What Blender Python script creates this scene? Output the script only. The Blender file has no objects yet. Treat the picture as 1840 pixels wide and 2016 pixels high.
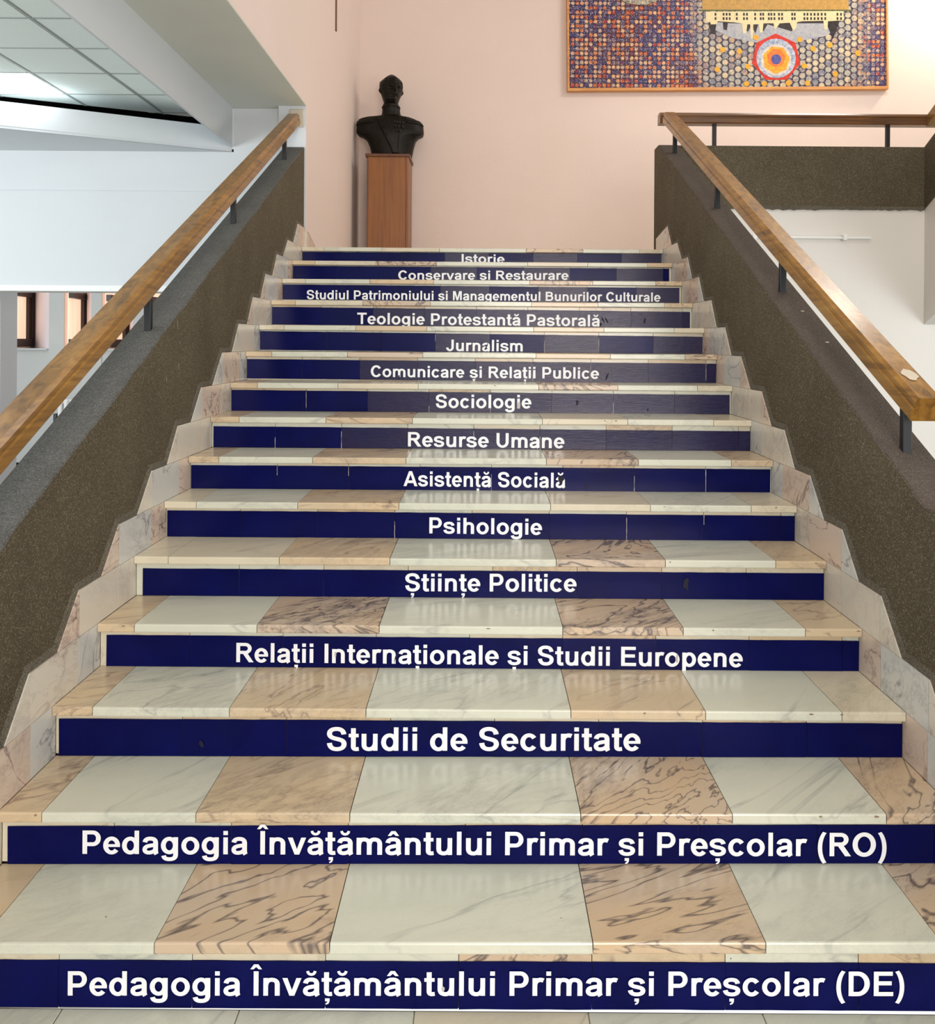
import bpy, bmesh, math, random
from mathutils import Vector, Matrix
random.seed(7)
C = bpy.context.scene.collection
SC = bpy.context.scene

# ---------------------------------------------------------------- camera
FPX, CX, CY, ROLL, EYE = 1700.0, 948.0, 671.0, 0.007, 1.62
cam = bpy.data.cameras.new('camera')
cam.sensor_fit = 'HORIZONTAL'; cam.sensor_width = 36.0
cam.lens = FPX / 1840 * 36
cam.shift_x = (920 - CX) / 1840
cam.shift_y = (CY - 1008) / 1840
cam.clip_start = 0.05
camo = bpy.data.objects.new('camera', cam); C.objects.link(camo)
camo.matrix_world = Matrix.Translation((0, 0, EYE)) @ Matrix.Rotation(math.pi/2, 4, 'X') @ Matrix.Rotation(ROLL, 4, 'Z')
SC.camera = camo

# ---------------------------------------------------------------- world, lights, exposure
w = bpy.data.worlds.new('world'); SC.world = w; w.use_nodes = True
w.node_tree.nodes['Background'].inputs[0].default_value = (0.93, 0.97, 1.0, 1)
w.node_tree.nodes['Background'].inputs[1].default_value = 0.95
SC.view_settings.view_transform = 'Standard'; SC.view_settings.look = 'None'
SC.view_settings.gamma = 1.0; SC.view_settings.exposure = 0.38
SC.view_settings.use_curve_mapping = False

def area(name, loc, target, sx, sy, power, col):
    l = bpy.data.lights.new(name, 'AREA'); l.shape = 'RECTANGLE'; l.size = sx; l.size_y = sy
    l.energy = power; l.color = col
    o = bpy.data.objects.new(name, l); C.objects.link(o); o.location = loc
    o.rotation_euler = (Vector(target) - Vector(loc)).to_track_quat('-Z', 'Y').to_euler()
    return o
area('entrance_daylight', (1.5, -5.0, 2.0), (0.6, 5, 1.7), 3.0, 1.7, 265, (1.0, 0.89, 0.81))
area('ceiling_lamp_light', (0.2, 1.2, 6.0), (0.2, 3.2, 0), 1.6, 1.6, 50, (1.0, 0.93, 0.82))
area('landing_lamp_light', (3.4, 6.6, 6.1), (1.5, 9.3, 2.6), 1.2, 0.6, 46, (1.0, 0.93, 0.86))
area('left_hall_uplight', (-7.5, 2.0, 1.2), (-2.2, 5.0, 3.5), 4.5, 2.0, 255, (0.90, 0.97, 1.0))  # added uplight for the left hall ceiling, standing in for bounced daylight
area('right_hall_window_light', (6.5, 1.5, 1.4), (3.0, 6.6, 0.9), 2.5, 2.2, 105, (0.95, 0.98, 1.0))

# ---------------------------------------------------------------- helpers
def lin(c):
    return tuple(((x/255)/12.92 if x/255 <= 0.04045 else ((x/255+0.055)/1.055)**2.4) for x in c) + (1.0,)

def at(px, py, Y):
    """point of the place at depth Y seen at pixel (px, py) of the 1840 x 2016 photograph"""
    a, b = px - CX, py - CY
    c, s = math.cos(ROLL), math.sin(ROLL)
    u, v = c*a + s*b, -s*a + c*b
    return Vector((u*Y/FPX, Y, EYE - v*Y/FPX))

def mk(name, bm, mat, parent=None):
    me = bpy.data.meshes.new(name); bm.normal_update(); bm.to_mesh(me); bm.free()
    for m in (mat if isinstance(mat, (list, tuple)) else [mat]): me.materials.append(m)
    o = bpy.data.objects.new(name, me); C.objects.link(o)
    if parent: o.parent = parent
    return o

def thing(name, label, cat, group=None, loc=(0, 0, 0)):
    o = bpy.data.objects.new(name, None); C.objects.link(o); o.location = loc
    o.empty_display_size = 0.1
    return tag(o, label, cat, group)

def tag(o, label, cat, group=None):
    o['label'] = label; o['category'] = cat
    if group: o['group'] = group
    return o

def struct(o, label=None):
    o['kind'] = 'structure'
    if label: o['label'] = label
    return o

def box(bm, x0, x1, y0, y1, z0, z1, mi=0):
    v = [bm.verts.new(p) for p in ((x0,y0,z0),(x1,y0,z0),(x1,y1,z0),(x0,y1,z0),(x0,y0,z1),(x1,y0,z1),(x1,y1,z1),(x0,y1,z1))]
    for f in ((3,2,1,0),(4,5,6,7),(0,1,5,4),(1,2,6,5),(2,3,7,6),(3,0,4,7)):
        bm.faces.new([v[i] for i in f]).material_index = mi
    return v

def prism(bm, pts, axis, a, b, mi=0):
    """pts: 2D outline; axis 'x' -> pts are (y,z), 'y' -> (x,z), 'z' -> (x,y); extruded from a to b"""
    def P(p, t):
        return {'x': (t, p[0], p[1]), 'y': (p[0], t, p[1]), 'z': (p[0], p[1], t)}[axis]
    A = [bm.verts.new(P(p, a)) for p in pts]; B = [bm.verts.new(P(p, b)) for p in pts]
    fs = [bm.faces.new(A), bm.faces.new(B[::-1])]
    n = len(pts)
    for i in range(n):
        fs.append(bm.faces.new((A[i], B[i], B[(i+1) % n], A[(i+1) % n])))
    for f in fs: f.material_index = mi
    bmesh.ops.recalc_face_normals(bm, faces=bm.faces[:])
    return A, B

def bevel(bm, w, seg=1):
    bmesh.ops.bevel(bm, geom=bm.edges[:], offset=w, segments=seg, affect='EDGES', profile=0.6)

def boxo(name, x0, x1, y0, y1, z0, z1, mat, parent=None, bev=0):
    bm = bmesh.new(); box(bm, x0, x1, y0, y1, z0, z1)
    if bev: bevel(bm, bev)
    return mk(name, bm, mat, parent)

def tube(bm, p, q, r, n=10, mi=0):
    p, q = Vector(p), Vector(q); d = (q-p).normalized()
    a = d.orthogonal().normalized(); b = d.cross(a)
    A = [bm.verts.new(p + r*(math.cos(2*math.pi*i/n)*a + math.sin(2*math.pi*i/n)*b)) for i in range(n)]
    B = [bm.verts.new(q + r*(math.cos(2*math.pi*i/n)*a + math.sin(2*math.pi*i/n)*b)) for i in range(n)]
    bm.faces.new(A[::-1]); bm.faces.new(B)
    for i in range(n): bm.faces.new((A[i], A[(i+1) % n], B[(i+1) % n], B[i]))

# ---------------------------------------------------------------- materials
class NT:
    def __init__(s, name):
        s.m = bpy.data.materials.new(name); s.m.use_nodes = True; s.t = s.m.node_tree
        s.b = s.t.nodes['Principled BSDF']
    def n(s, typ, **kw):
        nd = s.t.nodes.new(typ)
        for k, v in kw.items():
            if k.startswith('_'): setattr(nd, k[1:], v)
            else: nd.inputs[k.replace('__', ' ')].default_value = v
        return nd
    def l(s, a, b): s.t.links.new(a, b)
    def ramp(s, fac, stops, interp='LINEAR'):
        r = s.t.nodes.new('ShaderNodeValToRGB'); r.color_ramp.interpolation = interp
        e = r.color_ramp.elements
        while len(e) < len(stops): e.new(0.5)
        for i, (p, c) in enumerate(stops):
            e[i].position = p; e[i].color = c if len(c) == 4 else lin(c)
        s.l(fac, r.inputs[0]); return r.outputs[0]
    def mix(s, fac, a, b, mode='MIX'):
        m = s.t.nodes.new('ShaderNodeMix'); m.data_type = 'RGBA'; m.blend_type = mode
        for sock, v in ((m.inputs[0], fac), (m.inputs[6], a), (m.inputs[7], b)):
            if hasattr(v, 'is_linked') or hasattr(v, 'links'): s.l(v, sock)
            elif isinstance(v, (int, float)): sock.default_value = v
            else: sock.default_value = v if len(v) == 4 else lin(v)
        return m.outputs[2]
    def math(s, op, a, b=0.0, c=None):
        m = s.t.nodes.new('ShaderNodeMath'); m.operation = op
        for i, v in enumerate((a, b) if c is None else (a, b, c)):
            if hasattr(v, 'links'): s.l(v, m.inputs[i])
            else: m.inputs[i].default_value = v
        return m.outputs[0]
    def coord(s): return s.n('ShaderNodeTexCoord').outputs['Object']
    def noise(s, vec, scale, detail=4, rough=0.5, dist=0.0):
        nd = s.n('ShaderNodeTexNoise', Scale=scale, Detail=detail, Roughness=rough, Distortion=dist)
        if vec is not None: s.l(vec, nd.inputs['Vector'])
        return nd.outputs['Fac']
    def mapping(s, vec, scale=(1,1,1), rot=(0,0,0), loc=(0,0,0)):
        m = s.t.nodes.new('ShaderNodeMapping'); s.l(vec, m.inputs[0])
        m.inputs['Scale'].default_value = scale; m.inputs['Rotation'].default_value = rot
        m.inputs['Location'].default_value = loc
        return m
    def bump(s, h, strength=0.2, dist=0.01):
        b = s.n('ShaderNodeBump', Strength=strength, Distance=dist); s.l(h, b.inputs['Height'])
        s.l(b.outputs[0], s.b.inputs['Normal'])
    def col(s, c):
        if hasattr(c, 'links'): s.l(c, s.b.inputs['Base Color'])
        else: s.b.inputs['Base Color'].default_value = lin(c)
        return s
    def rs(s, r, spec=0.5):
        s.b.inputs['Roughness'].default_value = r; s.b.inputs['Specular IOR Level'].default_value = spec
        return s

def marble(name, c1, c2, vein, vamt, stretch=3.0, vscale=2.2, fine=0.5, lines=5.0, lw=0.04, g0=0.38):
    t = NT(name); tc = t.coord()
    rnd = t.n('ShaderNodeObjectInfo').outputs['Random']
    cmb = t.n('ShaderNodeCombineXYZ')
    t.l(t.math('MULTIPLY', rnd, 37.0), cmb.inputs[0]); t.l(t.math('MULTIPLY', rnd, 91.0), cmb.inputs[1]); t.l(t.math('MULTIPLY', rnd, 13.0), cmb.inputs[2])
    ad = t.n('ShaderNodeVectorMath', _operation='ADD'); t.l(tc, ad.inputs[0]); t.l(cmb.outputs[0], ad.inputs[1])
    rot = t.n('ShaderNodeVectorRotate', _rotation_type='AXIS_ANGLE'); rot.inputs['Axis'].default_value = (0.15, 0.35, 0.9)
    t.l(ad.outputs[0], rot.inputs['Vector'])
    t.l(t.math('MULTIPLY_ADD', rnd, -0.7, -0.35), rot.inputs['Angle'])
    mp = t.mapping(rot.outputs[0], scale=(1.0/ stretch*1.6, 1.6, 1.6))
    v = mp.outputs[0]
    n1 = t.noise(v, vscale, 7, 0.62, 0.35)
    n3 = t.noise(v, vscale*.55, 5, 0.55, 0.9)      # contour-like veins that run side by side
    pp = t.math('PINGPONG', t.math('MULTIPLY', n3, lines), 0.5)
    cont = t.math('MULTIPLY', t.ramp(pp, [(0.0, (1,1,1,1)), (lw*.5, (.6,.6,.6,1)), (lw*1.6, (0,0,0,1))]), t.ramp(t.noise(v, 2.6, 4, .6), [(g0, (0,0,0,1)), (g0+.2, (1,1,1,1))]))
    a = t.math('ABSOLUTE', t.math('SUBTRACT', n1, 0.5))
    vein1 = t.ramp(a, [(0.0, (1,1,1,1)), (0.012, (0.55,0.55,0.55,1)), (0.045, (0,0,0,1))])
    gate = t.ramp(t.noise(v, 1.4, 2), [(0.40, (0,0,0,1)), (0.62, (1,1,1,1))])
    n2 = t.noise(v, vscale*3.1, 8, 0.7, 0.3)
    a2 = t.math('ABSOLUTE', t.math('SUBTRACT', n2, 0.5))
    vein2 = t.ramp(a2, [(0.0, (1,1,1,1)), (0.03, (0,0,0,1))])
    base = t.mix(t.ramp(t.noise(v, 2.5, 5, 0.6), [(0.3, (0,0,0,1)), (0.7, (1,1,1,1))]), c1, c2)
    k = t.math('MULTIPLY', t.math('ADD', t.math('ADD', cont, t.math('MULTIPLY', t.math('MULTIPLY', vein1, gate), .55)), t.math('MULTIPLY', t.math('MULTIPLY', vein2, gate), fine)), vamt)
    k = t.math('MINIMUM', k, 0.85)
    c = t.mix(k, base, vein)
    gr = t.noise(tc, 230, 3, 0.6)
    c = t.mix(t.math('MULTIPLY', gr, 0.16), c, (120, 118, 104))
    vd = t.n('ShaderNodeTexVoronoi', Scale=14.0); t.l(tc, vd.inputs['Vector'])
    sc_ = t.n('ShaderNodeSeparateColor'); t.l(vd.outputs['Color'], sc_.inputs[0])
    spot = t.math('MULTIPLY', t.math('LESS_THAN', vd.outputs['Distance'], t.math('MULTIPLY', sc_.outputs[1], .05)), t.math('GREATER_THAN', sc_.outputs[0], .7))
    c = t.mix(t.math('MULTIPLY', spot, 0.75), c, (70, 58, 46))
    t.col(c).rs(0.24, 0.5)
    t.bump(t.noise(tc, 40, 3), 0.03, 0.004)
    return t.m
MW = marble('marble_white', (208,212,196), (219,219,203), (140,144,142), 0.45, 4.0, 2.2, 0.35, 4)
MC = marble('marble_cream', (222,214,192), (212,204,180), (156,146,128), 0.45, 4.0)
MP = marble('marble_peach', (214,190,152), (206,190,164), (128,108,98), 0.65, 4.5, 2.2, 0.45, 9, 0.05, 0.36)
MV = marble('marble_pink_veined', (210,182,146), (202,186,168), (84,74,76), 0.95, 4.0, 2.4, 0.5, 18, 0.085, 0.24)
MS = marble('marble_skirting', (222,210,194), (214,210,198), (150,132,122), 0.55, 5, 2.0)
MSP = marble('marble_skirting_pink', (224,200,182), (214,198,182), (120,94,92), 0.8, 4, 2.4, 0.5, 9, 0.05, 0.32)
MSW = marble('marble_skirting_grey', (214,212,206), (206,206,202), (130,130,134), 0.75, 5, 2.2)

t = NT('grout'); t.col((96, 88, 74)).rs(0.9, 0.2); GROUT = t.m

def plaster(name, c1, c2, bump=0.12, rough=0.8):
    t = NT(name); tc = t.coord()
    n = t.noise(tc, 1.1, 4, 0.6)
    t.col(t.mix(t.ramp(n, [(0.3, (0,0,0,1)), (0.7, (1,1,1,1))]), c1, c2)).rs(rough, 0.25)
    t.bump(t.noise(tc, 45, 5, 0.6), bump, 0.01)
    return t.m
PINK = plaster('pink_plaster', (224,206,198), (221,203,193))
WHITE = plaster('white_plaster', (206,211,214), (202,207,211))
WHITER = plaster('white_hall_plaster', (222,219,212), (218,216,210))
SOFFIT = plaster('soffit_plaster', (226,230,222), (220,224,216))
HALLW = plaster('hall_wall_plaster', (196,198,194), (188,190,188))
LILAC = plaster('niche_plaster', (222,212,214), (214,206,210))

def concrete(name, c1, c2, speck, lines=False):
    t = NT(name); tc = t.coord()
    n = t.noise(tc, 2.2, 6, 0.65)
    c = t.mix(t.ramp(n, [(0.3, (0,0,0,1)), (0.7, (1,1,1,1))]), c1, c2)
    vo = t.n('ShaderNodeTexVoronoi', Scale=330.0); t.l(tc, vo.inputs['Vector'])
    sepc = t.n('ShaderNodeSeparateColor'); t.l(vo.outputs['Color'], sepc.inputs[0])
    g = t.math('GREATER_THAN', sepc.outputs[0], 0.90)
    d = t.math('LESS_THAN', sepc.outputs[1], 0.22)
    c = t.mix(t.math('MULTIPLY', g, 0.38), c, speck)
    c = t.mix(t.math('MULTIPLY', d, 0.55), c, (34, 30, 22))
    if lines:
        m = t.mapping(tc, scale=(6, 60, 60)); ln = t.noise(m.outputs[0], 2.0, 5, 0.7)
        c = t.mix(t.math('MULTIPLY', ln, 0.45), c, (52, 50, 48))
        t.bump(ln, 0.6, 0.02)
    else:
        t.bump(t.noise(tc, 130, 4, 0.7), 0.6, 0.01)
    st = t.noise(t.mapping(tc, scale=(1, 1.2, .35)).outputs[0], 3, 5, 0.6)
    c = t.mix(t.ramp(st, [(0.52, (0,0,0,1)), (0.75, (.35,.35,.35,1))]), c, (60, 52, 38))
    t.col(c).rs(0.75, 0.3)
    return t.m
CON = concrete('exposed_aggregate', (80,70,52), (94,85,66), (176,170,150))
CONT = concrete('trowelled_cap', (112,112,108), (98,98,96), (170,172,170), True)
CONTR = concrete('trowelled_cap_brown', (104,92,82), (92,82,74), (150,140,130), True)
MORTAR = concrete('mortar', (104,98,84), (92,86,74), (150,145,130))

def wood(name, c1, c2, c3, scale=(26, 1.4, 26), rough=0.3, coat=0.35):
    t = NT(name); tc = t.coord()
    m = t.mapping(tc, scale=scale)
    n = t.noise(m.outputs[0], 1.3, 6, 0.62, 0.6)
    c = t.ramp(n, [(0.28, c1), (0.5, c2), (0.72, c3)])
    n2 = t.noise(tc, 3.0, 3)
    c = t.mix(t.ramp(n2, [(0.45, (0,0,0,1)), (0.75, (.5,.5,.5,1))]), c, c1)
    t.col(c).rs(rough, 0.5); t.b.inputs['Coat Weight'].default_value = coat; t.b.inputs['Coat Roughness'].default_value = 0.18
    t.bump(n, 0.12, 0.003)
    return t.m
RAIL = wood('varnished_rail', (80,52,14), (138,96,32), (164,122,54))
RAILX = wood('varnished_rail_dark', (64,36,14), (104,66,28), (132,88,38), (1.4, 26, 26))
PED = wood('pedestal_veneer', (112,62,12), (134,78,16), (144,88,22), (30, 30, 1.2), 0.4, 0.1)
PEDE = wood('pedestal_edge', (74,36,14), (96,52,22), (110,64,30), (30, 30, 1.2), 0.4, 0.1)
FRW = wood('picture_frame_pine', (176,112,52), (206,146,84), (216,160,98), (2, 30, 30), 0.5, 0.0)
t = NT('black_steel'); t.col((18, 20, 23)).rs(0.45, 0.5); STEEL = t.m
t = NT('worn_paint'); t.col((196, 186, 168)).rs(0.6, 0.3); CHIP = t.m
t = NT('brown_frame'); t.col((44, 24, 18)).rs(0.35, 0.5); BROWN = t.m
t = NT('handle_black'); t.col((14, 13, 13)).rs(0.4, 0.5); BLACK = t.m
t = NT('backlit_pane'); t.col((210, 180, 155)).rs(0.15)
t.l(t.ramp(t.noise(t.mapping(t.coord(), scale=(3, 3, .5)).outputs[0], 3, 4), [(0.3, (222,186,158)), (0.7, (240,210,186))]), t.b.inputs['Emission Color'])
t.b.inputs['Emission Strength'].default_value = 0.80; PANE = t.m
t = NT('white_paint_metal'); t.col((226, 228, 226)).rs(0.4); WMET = t.m
t = NT('grid_metal'); t.col((150, 156, 152)).rs(0.5); GRID = t.m
t = NT('lamp_panel'); t.col((250, 250, 250)); t.b.inputs['Emission Color'].default_value = (0.92, 0.97, 1, 1); t.b.inputs['Emission Strength'].default_value = 9.0; LAMP = t.m
t = NT('wall_lamp_globe'); t.col((250, 240, 225)); t.b.inputs['Emission Color'].default_value = (1, 0.84, 0.62, 1); t.b.inputs['Emission Strength'].default_value = 14.0; GLOBE = t.m
t = NT('ceiling_tile_board'); tc = t.coord(); t.col(t.mix(t.noise(tc, 90, 3), (226,234,230), (220,228,222))).rs(0.9, 0.1); t.bump(t.noise(tc, 160, 3), 0.2, 0.004); TILE = t.m
t = NT('hall_floor_stone'); tc = t.coord(); t.col(t.mix(t.noise(tc, 4, 5), (118,112,102), (98,94,86))).rs(0.4); HFLOOR = t.m
t = NT('dark_void'); t.col((18, 17, 17)).rs(0.95, 0.0); VOID = t.m

# vinyl: glossy navy with the fine horizontal rub marks of the real strips
def vinyl(name, c1, c2, spec, r0, r1, bmp):
    t = NT(name); tc = t.coord()
    m = t.mapping(tc, scale=(5, 5, 90)); rub = t.noise(m.outputs[0], 2.2, 6, 0.7)
    t.col(t.mix(t.ramp(t.noise(tc, 6, 4), [(0.35, (0,0,0,1)), (0.7, (1,1,1,1))]), c1, c2))
    t.rs(0.3, spec); t.l(t.math('MULTIPLY_ADD', rub, r1, r0), t.b.inputs['Roughness'])
    t.bump(t.math('ADD', rub, t.math('MULTIPLY', t.noise(tc, 25, 3), 0.6)), bmp, 0.003); return t.m
VINYL = vinyl('navy_vinyl', (5,9,66), (8,13,78), 0.10, .12, .2, .08)
VINYLB = vinyl('navy_vinyl_rubbed_sheen', (9,9,62), (22,10,58), 0.27, .10, .26, .22)  # rubbed panels; some of the warm reflected sheen is put into the redder colour
t = NT('white_vinyl'); t.col((240, 243, 248)).rs(0.4, 0.4); LETTER = t.m
t = NT('scuff_dark'); t.col((20, 20, 40)).rs(0.6, 0.3); SCUFF = t.m
t = NT('scuff_light'); t.col((190, 185, 178)).rs(0.7, 0.3); SCUFFL = t.m

# ---------------------------------------------------------------- measures of the stair
W2 = 1.336
D0, DD, HH = 2.0876, 0.3097, 0.155
NOSE = {}       # k -> (depth of the nosing, height of the tread)
_T = {14:(592,485.5,1303,492),13:(573,512,1321,519),12:(553,548,1341,555),11:(532,590,1362,598),10:(508,638,1385,648),9:(482,689,1411,701),8:(452,751,1441,762),7:(415,819,1481,829),6:(372,897,1523,908),5:(327,987,1573,997),4:(268,1095,1632,1106),3:(197,1226,1703,1241),2:(108,1392,1790,1403)}
for k, (a, b, c, d) in _T.items():
    Y = FPX*2*W2/(c-a)
    NOSE[k] = (Y, (at(a, b, Y).z + at(c, d, Y).z)/2)
NOSE[1] = (2.397, 0.308); NOSE[0] = (2.103, 0.154)
SAG = {0: 0.0075, 1: 0.005}
OV = 0.025
FZ = -0.028      # hall floor level
def nose(k):
    if k < 0: return (D0 + DD*k, FZ)
    if k > 14: return (NOSE[14][0] + DD*(k-14), NOSE[14][1] + HH*(k-14))
    return NOSE[k]
ZL = NOSE[14][1]         # landing level
YB = 9.31                # back wall
def shear(bm, s):
    if s:
        for v in bm.verts: v.co.z += s*v.co.x

# ================================================================ SETTING
bm = bmesh.new(); box(bm, -12, 8, -6, 2.09, -0.3, FZ-.018); box(bm, -12, -W2-.17, 2.09, 13.5, -0.3, FZ-.018); box(bm, W2+.17, 8, 2.09, 9, -0.3, FZ-.018)
floor = struct(mk('floor', bm, HFLOOR), 'dark stone hall floor at the foot of the stairs')
boxo('grout_bed', -1.9, 1.9, .3, 2.125, FZ-.028, FZ-.002, GROUT, floor)
for (a, b, mm) in ((-1.9, -1.02, MW), (-1.018, -.585, MW), (-.583, -.155, MW), (-.153, .272, MC), (.274, .70, MW), (.702, 1.9, MW)):
    boxo('floor_slab', a, b, 1.2, 2.122, FZ-0.012, FZ, mm, floor, 0.002)
for i in range(5):
    boxo('floor_slab', -1.9+i*.76, -1.145+i*.76, 0.3, 1.197, FZ-0.012, FZ, [MW, MC][i % 2], floor, 0.002)

struct(boxo('wall_back', -W2-.5, 8.2, YB, YB+.2, 0, 6.6, PINK), 'pale pink plaster wall behind the landing')
bm = bmesh.new()
box(bm, -W2-.208, -W2, 6.53, YB-.001, 0.0, 6.4)
box(bm, -W2-.208, -W2, -1.5, 6.53, 3.39, 6.4)
wl = struct(mk('wall_left', bm, PINK), 'pink plaster side wall of the landing and header above the stair')
bm = bmesh.new()
box(bm, -W2-.21, -W2-.002, 6.522, 6.53, 0.3, 3.388)
pier = mk('pier_face', bm, WHITE, wl)
bm = bmesh.new()     # beam with a flat soffit
prism(bm, [(-W2-.001, -1.5), (-W2-.001, 6.521), (-W2-.211, 6.521), (-W2-.211, 6.62), (-1.92, 6.62), (-1.80, -1.5)], 'z', 3.384, 3.389)
prism(bm, [(-W2-.21, -1.5), (-W2-.21, 6.59), (-1.92, 6.598), (-1.80, -1.5)], 'z', 3.39, 3.6)
struct(mk('trim_1', bm, SOFFIT), 'flat underside of the header beam over the left parapet')
bm = bmesh.new()     # down-stand beam left of the soffit
prism(bm, [(-1.795, -1.5), (-1.912, 6.585), (-1.93, 6.585), (-1.813, -1.5)], 'z', 3.085, 3.7)
struct(mk('trim_2', bm, WHITE), 'white down-stand beam beside the tiled ceiling')
# frontal fascia of the left hall, step in it, bottom trim, slanting cove
bm = bmesh.new()
box(bm, -5.4, -W2-.211, 6.60, 6.78, 2.02, 3.22)
box(bm, -1.925, -W2-.211, 6.60, 6.78, 3.22, 3.383)
box(bm, -5.4, -W2-.208, 6.588, 6.60, 2.02, 2.745)
fas = struct(mk('wall_left_hall', bm, WHITE), 'large white fascia above the left hall windows')
boxo('bottom_rail', -5.4, -W2-.208, 6.575, 6.80, 1.975, 2.025, WMET, fas, 0.004)
bm = bmesh.new()
prism(bm, [(-1.905, 6.605), (-5.2, 4.93), (-5.2, 5.25), (-1.905, 6.9)], 'z', 3.07, 3.235)
prism(bm, [(-1.905, 6.607), (-5.2, 4.935), (-5.2, 6.6), (-1.905, 6.6)], 'z', 3.05, 3.07)
struct(mk('trim_3', bm, WHITE), 'slanting white cove ledge under the tiled ceiling')
boxo('ceiling_void', -5.6, -1.93, 7.22, 7.25, 3.0, 3.9, VOID, fas)

# tiled ceiling
bm = bmesh.new(); box(bm, -6.6, -1.93, -1.5, 7.24, 3.40, 3.5)
cl = struct(mk('ceiling', bm, VOID), 'suspended ceiling of square tiles over the left hall')
XS = [-1.975-.51*i for i in range(10)]; YS = [6.69-.49*i for i in range(-1, 16)]
for i in range(9):
    for j in range(16):
        if (i, j) in ((2, 2), (2, 10), (6, 2), (6, 10), (2, 6)): continue
        x1, x0, y1, y0 = XS[i], XS[i+1], YS[j], YS[j+1]
        bm = bmesh.new(); box(bm, x0+.006, x1-.006, y0+.006, y1-.006, 3.372, 3.385)
        bmesh.ops.bisect_plane(bm, geom=bm.verts[:]+bm.edges[:]+bm.faces[:], plane_co=(-2.2, 6.86, 0), plane_no=(-.45, 1, 0), clear_outer=True)
        if len(bm.faces): mk('ceiling_tile', bm, TILE, cl)
        else: bm.free()
bm = bmesh.new()
for x in XS: box(bm, x-.010, x+.010, -1.2, 6.94, 3.368, 3.38)
for y in YS[1:]: box(bm, -6.6, -1.93, y-.007, y+.007, 3.3685, 3.38)
bmesh.ops.bisect_plane(bm, geom=bm.verts[:]+bm.edges[:]+bm.faces[:], plane_co=(-2.2, 6.86, 0), plane_no=(-.45, 1, 0), clear_outer=True)
mk('grid_rail', bm, GRID, cl)
for n, (i, j) in enumerate(((2, 2), (2, 6), (2, 10), (6, 2), (6, 10))):
    x1, x0, y1, y0 = XS[i], XS[i+1], YS[j], YS[j+1]
    lt = thing('ceiling_light', ['square ceiling light in the tiles above the slanting ledge', 'second square ceiling light along the row beside the stair, nearer the viewer', 'third square ceiling light along the row beside the stair, above the viewer', 'square ceiling light deep in the left hall by the ledge', 'square ceiling light deep in the left hall near the viewer'][n], 'light', 'ceiling lights of the left hall', ((x0+x1)/2, (y0+y1)/2, 3.37))
    f = boxo('frame', x0-(x0+x1)/2+.005, x1-(x0+x1)/2-.005, y0-(y0+y1)/2+.005, y1-(y0+y1)/2-.005, 0.0, 0.03, WMET, lt)
    boxo('diffuser', x0-(x0+x1)/2+.02, x1-(x0+x1)/2-.02, y0-(y0+y1)/2+.02, y1-(y0+y1)/2-.02, -.004, -.001, LAMP, lt)

# ceiling over stair and landing
struct(boxo('ceiling', -W2-.25, 8.2, -3, YB+.2, 6.4, 6.55, WHITER), 'white ceiling high over stair and landing')

# far wall of the left hall with triangular window niches
YW = 11.2
def X(px, Y): return (px-CX)*Y/FPX
nich = [(12, 57, 97), (131, 161, 180), (205, 246, 262), (287, 322, 340)]
pts = [(-9.5, YW)]
for a, b, c in nich: pts += [(X(a, YW)-.03, YW), (X(b, 12.0)+.03, 12.05), (X(c, YW), YW)]
pts += [(-1.2, YW)]
bm = bmesh.new()
SZ = 1.475
prism(bm, pts + [(-1.2, 12.6), (-9.5, 12.6)], 'z', SZ, 3.6)
bmesh.ops.recalc_face_normals(bm, faces=bm.faces[:])
wf = struct(mk('wall_far', bm, LILAC), 'far wall of the left hall with window niches')
boxo('wall_base', -9.5, -1.2, YW, 12.6, 0, SZ-.002, HALLW, wf)
for a, b, c in [(-120, -60, 12)] + nich:      # grey pier faces
    pass
prs = [(-200, 12), (97, 131), (180, 205), (262, 287), (340, 640)]
for a, b in prs:
    boxo('pier', X(a, YW), X(b, YW)-.03*(b != 640), YW-.012, YW+.02, SZ-.4, 3.6, HALLW, wf)
def winlab(i): return ['brown framed window with peach light, first from the left', 'brown framed window second from the left', 'brown framed window crossed by the left handrail', 'brown framed window just left of the handrail post', 'brown framed window hidden furthest right'][i]
for i, (a, b, c) in enumerate(nich):
    P = Vector((X(a, YW)-.02, YW-.0, 0)); Q = Vector((X(b, 12.0), 11.98, 0))
    d = (Q-P); L = d.length; d.normalize(); nrm = Vector((d.y, -d.x, 0))
    win = thing('window_%d' % (i+1), winlab(i), 'window', None); win['kind'] = 'structure'
    M = Matrix.Translation(P + nrm*.03) @ Matrix(((d.x, nrm.x, 0, 0), (d.y, nrm.y, 0, 0), (0, 0, 1, 0), (0, 0, 0, 1)))
    def wb(name, x0, x1, y0, y1, z0, z1, mat, par=win):
        o = boxo(name, x0, x1, y0, y1, z0, z1, mat, par); o.data.transform(M); return o
    fz = SZ+.02
    tb = [2.17, 2.14, 2.10, 2.08, 2.08][i]
    wb('pane', 0, L, 0.0, .01, fz, 3.4, PANE)
    wb('frame', 0, L, .01, .07, fz, fz+.11, BROWN)
    wb('frame', 0, L, .01, .07, tb, tb+.085, BROWN)
    wb('frame', L-.11, L, .01, .075, fz, 3.4, BROWN)
    wb('frame', L-.19, L-.165, .01, .05, fz+.1, tb, BROWN)
    h = wb('handle', L-.05, L-.01, .07, .14, tb-.02, tb+.05, BLACK)
    wb('grip', L-.05, L-.02, .12, .145, tb-.15, tb+.02, BLACK, h)
    s = boxo('window_sill', X(a, YW)-.02, X(c, YW)-.02, YW-.03, YW+.2, SZ-.01, SZ+.005, WHITE, win)
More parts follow.
